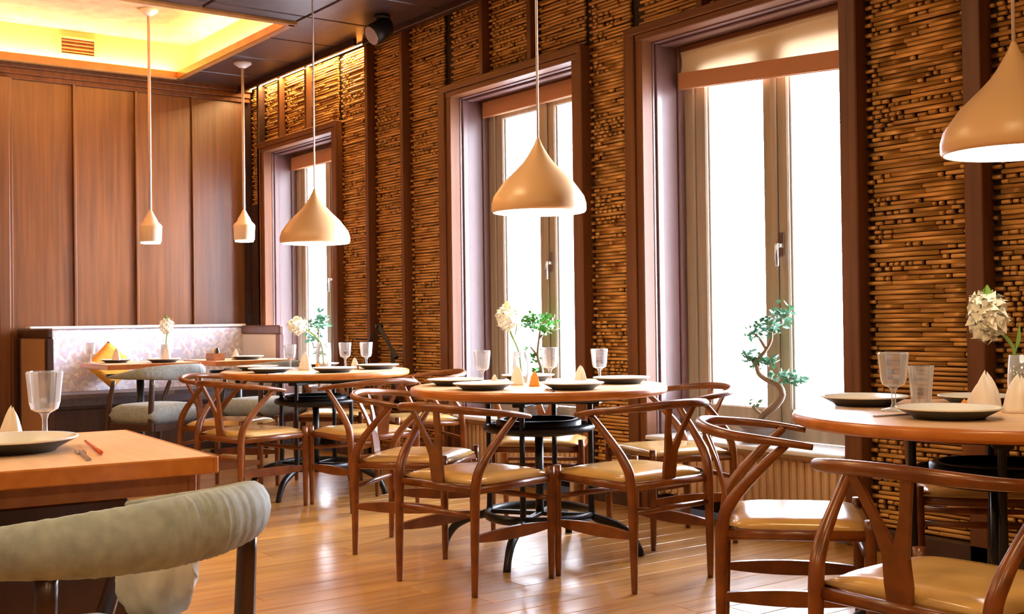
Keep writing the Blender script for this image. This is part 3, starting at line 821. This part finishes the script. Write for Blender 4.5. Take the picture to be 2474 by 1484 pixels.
# mustard cushion
cu = MB().cushion(-.15, .15, -.15, .15, -.05, .05, n=12, dome=0)
o = solid('cushion', cu, 'mustard_fabric', 'mustard square cushion leaning on its corner on the banquette seat', 'cushion', (BX+.30, 3.02, .785))
o.rotation_euler = Matrix(((0, 0, 1), (1, 0, 0), (0, 1, 0))).to_euler()
o.matrix_world = Matrix.Translation((BX+.275, 3.13, .735)) @ Matrix.Rotation(math.radians(-14), 4, 'Y') @ Matrix.Rotation(math.radians(45), 4, 'X') @ Matrix.Rotation(PI/2, 4, 'Y')

# ------------------------------------------------------------------ house-shaped lantern on the bamboo wall
hl = thing('lantern_frame', 'dark house-shaped wooden lantern frame before the bamboo between far and middle windows', 'lantern', (-7.755, 4.42, .51))
def barx(mb, p, q, r=.018): mb.tube([p, q], r, n=4, smooth=False)
fr = MB()
for yy in (0,):
    barx(fr, (-.20, yy, 0), (-.20, yy, .36)); barx(fr, (.20, yy, 0), (.20, yy, .36)); barx(fr, (-.20, yy, 0), (.20, yy, 0))
part('posts', fr, 'black_metal', hl)
rf = MB()
for yy in (0,):
    barx(rf, (-.255, yy, .30), (0, yy, .535), .02); barx(rf, (.255, yy, .30), (0, yy, .535), .02)
barx(rf, (0, -.03, .535), (0, .03, .535), .018)
part('roof', rf, 'black_metal', hl)
part('floor_board', MB().box(-.21, .21, -.09, .16, -.015, .003), 'dark_wood', hl)
part('bracket', MB().box(-.03, .03, .08, .16, -.10, -.015).box(-.02, .02, .14, .165, -.10, .2), 'dark_wood', hl)

# ------------------------------------------------------------------ tableware
TOP = .775
plate0 = None
def plate(label, x, y, z=TOP+.0005, s=1.0):
    global plate0
    if plate0 is None:
        p = thing('plate', label, 'plate', (x, y, z), 0, 'white plates laid on the tables'); r = .135
        part('dish', MB().lathe([(0, .010), (r*.62, .010), (r*.74, .016), (r*.96, .030), (r, .031), (r, .027), (r*.985, .0262)], 44, cap=False), 'porcelain', p)
        part('underside', MB().lathe([(0, .009), (r*.60, .009), (r*.60, .0), (r*.66, .0), (r*.70, .006), (r*.80, .013), (r*.985, .0262)], 44, cap=False), 'plate_shade', p, label='underside coloured dark as the shade below the rim')
        plate0 = p; o_ = p
    else: o_ = dup(plate0, label, (x, y, z), 0)
    o_.scale = (s, s, s); return o_
gob0 = None
def goblet(label, x, y, s=1.0, z=TOP+.0005):
    global gob0
    if gob0 is None:
        g = thing('goblet', label, 'glass', (x, y, z), 0, 'clear goblets on the tables')
        n = 12
        prof = [(.020, .068), (.030, .074), (.0345, .09), (.037, .12), (.041, .158)]
        mb = MB(); full = prof+[(r_-.0025, z_+(.004 if k == 4 else .0)) for k, (r_, z_) in list(enumerate(prof))[::-1]]
        vs = []; fs = []
        for r_, z_ in full:
            for k in range(n*2):
                a = PI*k/n; f_ = 1+(.02 if k % 2 else -.02); vs.append((r_*f_*math.cos(a), r_*f_*math.sin(a), z_))
        N2 = n*2
        for i in range(len(full)-1):
            for k in range(N2): fs.append((i*N2+k, i*N2+(k+1) % N2, (i+1)*N2+(k+1) % N2, (i+1)*N2+k))
        fs.append(tuple(range(N2)))
        mb.add(vs, fs); part('bowl', mb, 'drink_glass', g)
        part('stem', MB().lathe([(.018, .068), (.010, .062), (.006, .05), (.006, .02), (.010, .010)], 16), 'drink_glass', g)
        part('foot', MB().lathe([(.012, .010), (.034, .004), (.036, .0)], 24), 'drink_glass', g)
        g.scale = (s, s, s); gob0 = g; return g
    o_ = dup(gob0, label, (x, y, z), random.random()); o_.scale = (s, s, s); return o_
def tumbler(label, x, y, s=1.0):
    n = 24; prof = [(.030, .0), (.033, .05), (.041, .14)]; full = prof+[(r_-.003, max(z_, .006)) for r_, z_ in prof[::-1]]
    mb = MB(); vs = []; fs = []
    for r_, z_ in full:
        for k in range(n):
            a = 2*PI*k/n; f_ = 1+(.02 if k % 2 else -.02); vs.append((r_*f_*math.cos(a), r_*f_*math.sin(a), z_))
    for i in range(len(full)-1):
        for k in range(n): fs.append((i*n+k, i*n+(k+1) % n, (i+1)*n+(k+1) % n, (i+1)*n+k))
    fs.append(tuple(range(n))); fs.append(tuple(range((len(full)-1)*n, len(full)*n)))
    mb.add(vs, fs)
    o_ = solid('tumbler', mb, 'drink_glass', label, 'glass', (x, y, TOP+.0005)); o_.scale = (s, s, s); return o_
nap0 = None
def napkin(label, x, y, z=TOP+.001, s=1.0, rz=0, mat=None):
    """cloth folded into a standing cone with a soft opening"""
    global nap0
    if nap0 is None or mat:
        n = 28; vs = []; fs = []; H = 9
        for j in range(H):
            v_ = j/(H-1)
            for k in range(n):
                a = 2*PI*k/n; r_ = (.050*(1-.55*v_-.45*v_**5)+.004)*(1+.13*math.sin(3*a+v_*2)*(1-.4*v_)+.09*math.sin(7*a+1))
                vs.append((r_*math.cos(a)+.01*v_, r_*math.sin(a)*.75, .105*v_+.016*v_*math.sin(2*a)+.008*v_*math.sin(5*a)))
        for j in range(H-1):
            for k in range(n): fs.append((j*n+k, j*n+(k+1) % n, (j+1)*n+(k+1) % n, (j+1)*n+k))
        fs.append(tuple(range(n))[::-1]); fs.append(tuple(range((H-1)*n, H*n)))
        mb = MB(); mb.add(vs, fs, True)
        o_ = solid('napkin', mb, mat or 'napkin_cloth', label, 'napkin', (x, y, z), rz, 'folded napkins')
        if not mat: nap0 = o_
    else:
        o_ = nap0.copy(); COL.objects.link(o_); o_.location = (x, y, z); o_['label'] = label; o_.rotation_euler = (0, 0, rz)
    o_.scale = (s, s, s); return o_
def vase(label, x, y, h=.16, r=.045):
    prof = [(r*.8, 0), (r*.95, h*.1), (r, h*.5), (r*.9, h)]; full = prof+[(q-.003, max(z_, .008)) for q, z_ in prof[::-1]]
    mb = MB(); n = 24; vs = []; fs = []
    for q, z_ in full:
        for k in range(n): a = 2*PI*k/n; vs.append((q*math.cos(a), q*math.sin(a), z_))
    for i in range(len(full)-1):
        for k in range(n): fs.append((i*n+k, i*n+(k+1) % n, (i+1)*n+(k+1) % n, (i+1)*n+k))
    fs.append(tuple(range(n))); fs.append(tuple(range((len(full)-1)*n, len(full)*n)))
    mb.add(vs, fs, True)
    return solid('vase', mb, 'drink_glass', label, 'vase', (x, y, TOP+.0005))
def petals(mb, c, R, n, size, sq=(1, 1, 1), seed=1):
    rnd = random.Random(seed); c = Vector(c)
    for i in range(n):
        zz = 1-2*(i+.5)/n; a = i*2.39996; rr = math.sqrt(1-zz*zz)
        d = Vector((rr*math.cos(a), rr*math.sin(a), zz)); p = c+Vector((d.x*R*sq[0], d.y*R*sq[1], d.z*R*sq[2]))*rnd.uniform(.75, 1.05)
        t = d.orthogonal().normalized(); t.rotate(Matrix.Rotation(rnd.uniform(0, 6.28), 3, d)); b_ = d.cross(t)
        s_ = size*rnd.uniform(.8, 1.2)
        mb.add([p-t*s_*.2, p+b_*s_*.5+d*s_*.25, p+t*s_+d*s_*.6, p-b_*s_*.5+d*s_*.25], [(0, 1, 2, 3)], True)
        mb.add([p-t*s_*.1, p+b_*s_*.35+d*s_*.5, p-t*s_*.6+d*s_*.7, p-b_*s_*.35+d*s_*.5], [(0, 1, 2, 3)], True)
def flower(label, x, y, pts, bloom, R, sq, yellow=False, n=70):
    f = thing('flower', label, 'flower', (x, y, TOP))
    p = spline(pts, 5); part('stem', MB().tube(p, .0055, n=6), 'stem_green', f)
    mb = MB(); petals(mb, bloom, R, n, R*.62, sq, 3)
    bl = part('bloom', mb, 'petal', f)
    tip = MB(); c = Vector(bloom)
    for k in range(5):
        a = k*1.26; tip.add([c+Vector((.012*math.cos(a), .012*math.sin(a), R*sq[2]*.9)), c+Vector((.018*math.cos(a+.9), .018*math.sin(a+.9), R*sq[2]*1.15)), c+Vector((.003*math.cos(a), .003*math.sin(a), R*sq[2]*1.55)), c+Vector((.01*math.cos(a-.8), .01*math.sin(a-.8), R*sq[2]*1.1))], [(0, 1, 2, 3)], True)
    part('bud', tip, 'petal_yellow' if yellow else 'stem_green', f)
    lf = MB(); a0 = p[len(p)//2]
    lf.add([a0, a0+Vector((.02, .006, .05)), a0+Vector((.015, .012, .11)), a0+Vector((.0, .012, .05))], [(0, 1, 2, 3)], True)
    part('leaf', lf, 'stem_green', f)
    return f
UR = Vector((math.cos(YAW), math.sin(YAW))); UV = Vector((-math.sin(YAW), math.cos(YAW)))
def at(T, u, v_): q = Vector(T)+UR*u+UV*v_; return q.x, q.y

# middle table
for n_, a_, lab in (('B', 223, 'plate at the left front of the middle round table'), ('C', 285, 'plate nearest the camera on the middle round table'), ('D', 345, 'plate at the right front of the middle round table'), ('E', 62, 'plate at the right back of the middle round table'), ('E2', 150, 'plate at the left back of the middle round table')):
    r_ = math.radians(a_); plate(lab, T2[0]+.40*math.cos(r_), T2[1]+.40*math.sin(r_))
goblet('goblet left of the flower on the middle round table', *at(T2, -.265, .10), 1.0)
goblet('tall goblet at the middle of the middle round table', *at(T2, .06, .14), 1.06)
goblet('goblet at the right side of the middle round table', *at(T2, .30, .16), 1.0)
napkin('folded napkin beside the left goblet on the middle round table', *at(T2, -.10, .02), s=.75)
napkin('folded napkin right of centre on the middle round table', *at(T2, .20, .05), s=.70)
napkin('low folded napkin between plates at front of the middle round table', *at(T2, -.205, -.08), s=.45)
napkin('orange folded napkin at the centre of the middle round table', *at(T2, -.02, -.10), s=.55, mat='orange_cloth')
vx, vy = at(T2, -.075, .22)
vase('glass flower vase on the middle round table', vx, vy, .15)
flower('pale flower with drooping stem in the vase of the middle round table', vx, vy, [(0, 0, .02), (-.01, -.01, .15), (-.03, -.04, .24), (-.035, -.05, .29)], (-.04, -.055, .32), .042, (1, 1, 1.25), True)
# farthest table
for a_, lab in ((223, 'plate at the left front of the farthest round table'), (290, 'plate at the front of the farthest round table'), (350, 'plate at the right front of the farthest round table'), (62, 'plate at the right back of the farthest round table'), (150, 'plate at the left back of the farthest round table')):
    r_ = math.radians(a_); plate(lab, T1[0]+.40*math.cos(r_), T1[1]+.40*math.sin(r_))
goblet('goblet at the left side of the farthest round table', *at(T1, -.20, .20), 1.0)
goblet('goblet second from the right on the farthest round table', *at(T1, .155, .25), 1.05)
goblet('rightmost goblet on the farthest round table', *at(T1, .295, .25), 1.05)
napkin('folded napkin left of the vase on the farthest round table', *at(T1, -.07, .02), s=.95)
napkin('low folded napkin between the right goblets of the farthest round table', *at(T1, .24, .08), s=.6)
napkin('orange napkin at the centre of the farthest round table', *at(T1, .02, -.05), s=.4, mat='orange_cloth')
vx, vy = at(T1, .02, .20)
vase('glass vase on the farthest round table', vx, vy, .17, .05)
flower('pale flower bending left in the vase of the farthest round table', vx, vy, [(0, 0, .02), (-.01, -.01, .16), (-.045, -.06, .235), (-.085, -.11, .275)], (-.105, -.135, .285), .048, (1.1, 1.1, .9), True)
# nearest round table
plate('plate at the left edge of the nearest round table', -2.52, 3.335, s=1.08)
plate('large plate at the front of the nearest round table', -2.03, 3.085, s=1.12)
plate('plate behind the tumbler on the nearest round table', -2.30, 3.66, s=.95)
goblet('stemmed goblet between two plates on the nearest round table', -2.30, 3.195, 1.16)
tumbler('cut-glass tumbler beside the goblet on the nearest round table', -2.285, 3.32, 1.0)
goblet('goblet cut by the photo edge on the nearest round table', -1.98, 3.57, 1.1)
napkin('cream napkin cone at the centre of the nearest round table', -2.125, 3.415, s=1.0, rz=.8)
napkin('cream napkin beside the vase at edge of the nearest round table', -2.0, 3.40, z=TOP+.001, s=.95)
napkin('orange napkin scrap behind the front plate of the nearest round table', -2.10, 3.27, s=.35, mat='orange_cloth')
vase('glass vase holding the white flower on the nearest round table', -2.11, 3.62, .17, .045)
flower('tall white hyacinth-like flower in the vase on the nearest round table', -2.11, 3.62, [(0, 0, .02), (-.012, -.016, .12), (-.02, -.02, .20), (-.045, -.06, .255)], (-.065, -.09, .30), .056, (.85, .85, 1.2), False, 110)
# near long table
plate('white plate at the left on the long table nearest the camera', -3.05, .70, s=1.15)
goblet('large goblet on the long table nearest the camera', -3.27, .835, 1.15)
napkin('peach napkin folded on the long table behind the near plate', -3.33, .765, s=.75)
cs = solid('chopstick', MB().tube([(0, 0, 0), (.33, 0, .001)], [.003, .0055], n=8), 'chopstick_red', 'red lacquered chopstick lying on the long table nearest the camera', 'chopstick', (-3.13, .90, TOP+.006), math.radians(-10))
kn = thing('fork', 'steel fork lying beside the red chopstick on the long table', 'fork', (-2.78, .80, TOP+.003), math.radians(170))
part('handle', MB().box(-.07, .08, -.006, .006, -.002, .002, .0008), 'steel', kn)
part('tines', MB().box(.08, .10, -.011, .011, -.002, .002).box(.10, .145, -.011, -.007, -.002, .002).box(.10, .145, -.002, .002, -.002, .002).box(.10, .145, .007, .011, -.002, .002), 'steel', kn)
for lab, x_, y_, a_ in (('fork left of the front plate on the nearest round table', -2.19, 3.03, 80), ('fork beside the right plate on the middle round table', -3.93, 3.08, 150), ('fork beside the front plate on the farthest round table', -6.50, 2.98, 120)):
    dup(kn, lab, (x_, y_, TOP+.003), math.radians(a_))
# banquette tables
plate('plate on the left banquette table', -9.18, 3.26)
plate('plate at the far side of the left banquette table', -9.50, 2.98, s=.9)
napkin('white napkin cone at the left of the left banquette table', -9.42, 2.96, s=.8, z=TOP+.022)
napkin('white napkin standing on the left banquette table', -9.28, 3.32, s=.8, z=TOP+.02)
goblet('goblet at the left end of the left banquette table', -9.64, 2.82, 1.0)
vase('glass vase on the left banquette table', -9.42, 3.36, .14, .04)
flower('small white flower standing up before the patterned banquette', -9.42, 3.36, [(0, 0, .02), (0, .005, .14), (.004, .012, .22), (.0, .01, .26)], (0, .01, .29), .045, (1, 1, 1.3), False, 60)
bxo = thing('condiment_box', 'small wooden condiment box on the corner banquette table', 'box', (-9.25, 3.72, TOP))
part('tray', MB().box(-.08, .08, -.05, .05, 0, .012, .002).box(-.08, -.072, -.05, .05, .012, .06).box(.072, .08, -.05, .05, .012, .06).box(-.072, .072, -.05, -.042, .012, .06).box(-.072, .072, .042, .05, .012, .06), 'table_under', bxo)
for k, (q, mt_) in enumerate(((-.04, 'porcelain'), (.0, 'cream_fabric'), (.042, 'dark_wood'))):
    part('jar', MB().lathe([(.017, .012), (.018, .08), (.012, .095), (.012, .105), (0, .105)], 14, (q, 0, 0)), mt_, bxo)
plate('plate on the corner banquette table', -9.25, 4.0)
napkin('folded napkin on the corner banquette table', -9.38, 3.95, s=.7)

# ------------------------------------------------------------------ plants on the sills
def leafcloud(mb, c, R, n, size, seed):
    rnd = random.Random(seed); c = Vector(c)
    for i in range(n):
        d = Vector((rnd.gauss(0, 1), rnd.gauss(0, 1), rnd.gauss(0, 1))).normalized()
        p = c+Vector((d.x*R[0], d.y*R[1], d.z*R[2]))*rnd.random()**.45
        a = Vector((rnd.uniform(-1, 1), rnd.uniform(-1, 1), rnd.uniform(-.5, .6))).normalized()
        b_ = a.orthogonal().normalized(); b_.rotate(Matrix.Rotation(rnd.uniform(0, 6.28), 3, a)); nn = a.cross(b_)
        s_ = size*rnd.uniform(.7, 1.2)
        mb.add([p, p+a*s_*.5+b_*s_*.3+nn*s_*.05, p+a*s_+nn*s_*-.1, p+a*s_*.5-b_*s_*.3+nn*s_*.05], [(0, 1, 2, 3)], True)
def bonsai(loc, label, trunk, radii, twigs, clouds, leafmat, size, pot=(.11, .10)):
    b_ = thing('potted_bonsai', label, 'plant', loc)
    r_, h_ = pot
    part('pot', MB().lathe([(r_*.75, 0), (r_*.85, .01), (r_, h_*.7), (r_*1.04, h_*.8), (r_*1.04, h_), (r_*.92, h_), (r_*.9, h_*.85)], 28), 'pot_glaze', b_)
    part('soil', MB().lathe([(0, h_*.80), (r_*.5, h_*.88), (r_*.91, h_*.85)], 20), 'soil', b_)
    pts = spline(trunk, 6); part('trunk', MB().tube(pts, lerp_list(radii, len(pts)), n=9), 'bark', b_)
    if twigs:
        for tw in twigs:
            tm = MB(); q = spline(tw, 4); tm.tube(q, lerp_list([.010, .005], len(q)), n=6); part('branch', tm, 'bark', b_)
    for k, (c, R, n) in enumerate(clouds):
        mb = MB(); leafcloud(mb, c, R, n, size, k*7+3); part('foliage', mb, leafmat, b_, kind='stuff')
    return b_
# offsets given as (sideways along the wall, depth, height) from the pot's foot
Z = .42
bonsai((-4.20, 4.685, Z), 'bonsai with S-shaped trunk on the sill of the nearest window',
       [(0, 0, .08), (.02, 0, .14), (.10, .01, .20), (.145, .01, .26), (.12, 0, .31), (.04, 0, .335), (0, -.01, .37), (-.01, 0, .43), (.04, 0, .48), (.08, 0, .53), (.09, 0, .58)],
       [.020, .019, .019, .018, .016, .014, .013, .012, .010, .008, .006],
       [[(.12, 0, .31), (.17, .01, .335), (.24, .02, .35)], [(.0, -.01, .40), (-.06, 0, .44), (-.10, 0, .47)], [(.05, 0, .49), (-.0, 0, .55), (-.06, .01, .58)], [(.02, 0, .14), (-.03, 0, .17), (-.04, 0, .2)]],
       [((.10, 0, .635), (.085, .06, .07), 75), ((.0, .0, .59), (.10, .06, .045), 60), ((.17, 0, .67), (.04, .05, .07), 34), ((-.05, 0, .44), (.075, .05, .05), 55), ((.05, 0, .43), (.07, .05, .035), 36), ((.17, .01, .345), (.11, .06, .04), 70), ((.26, .01, .33), (.05, .05, .03), 26), ((-.05, 0, .20), (.03, .03, .02), 8)],
       'leaf_blue', .038)
bonsai((-6.10, 4.685, Z), 'leafy bonsai on the sill of the middle window behind the round table',
       [(0, 0, .08), (-.01, 0, .2), (.02, 0, .32), (-.02, 0, .42), (.0, 0, .55), (.02, 0, .64)], [.016, .014, .013, .011, .008, .006],
       [[(-.02, 0, .42), (-.10, 0, .48)], [(0, 0, .54), (.10, 0, .6)]],
       [((-.02, 0, .645), (.17, .08, .06), 110), ((.09, 0, .63), (.08, .06, .07), 50), ((-.06, 0, .66), (.07, .05, .05), 40), ((-.07, 0, .43), (.08, .06, .06), 36), ((-.03, 0, .32), (.06, .05, .05), 22)],
       'leaf_green', .042)
bonsai((-9.29, 4.685, Z), 'small green bonsai on the sill of the farthest window',
       [(0, 0, .08), (.02, 0, .2), (-.02, 0, .34), (0, 0, .5), (.01, 0, .6)], [.016, .014, .012, .009, .006],
       [[(-.02, 0, .34), (-.12, 0, .48)]],
       [((.02, 0, .66), (.14, .08, .07), 90), ((.06, 0, .73), (.05, .05, .05), 26), ((-.12, 0, .53), (.10, .06, .06), 44), ((.02, 0, .40), (.06, .05, .04), 16)],
       'leaf_blue', .05)
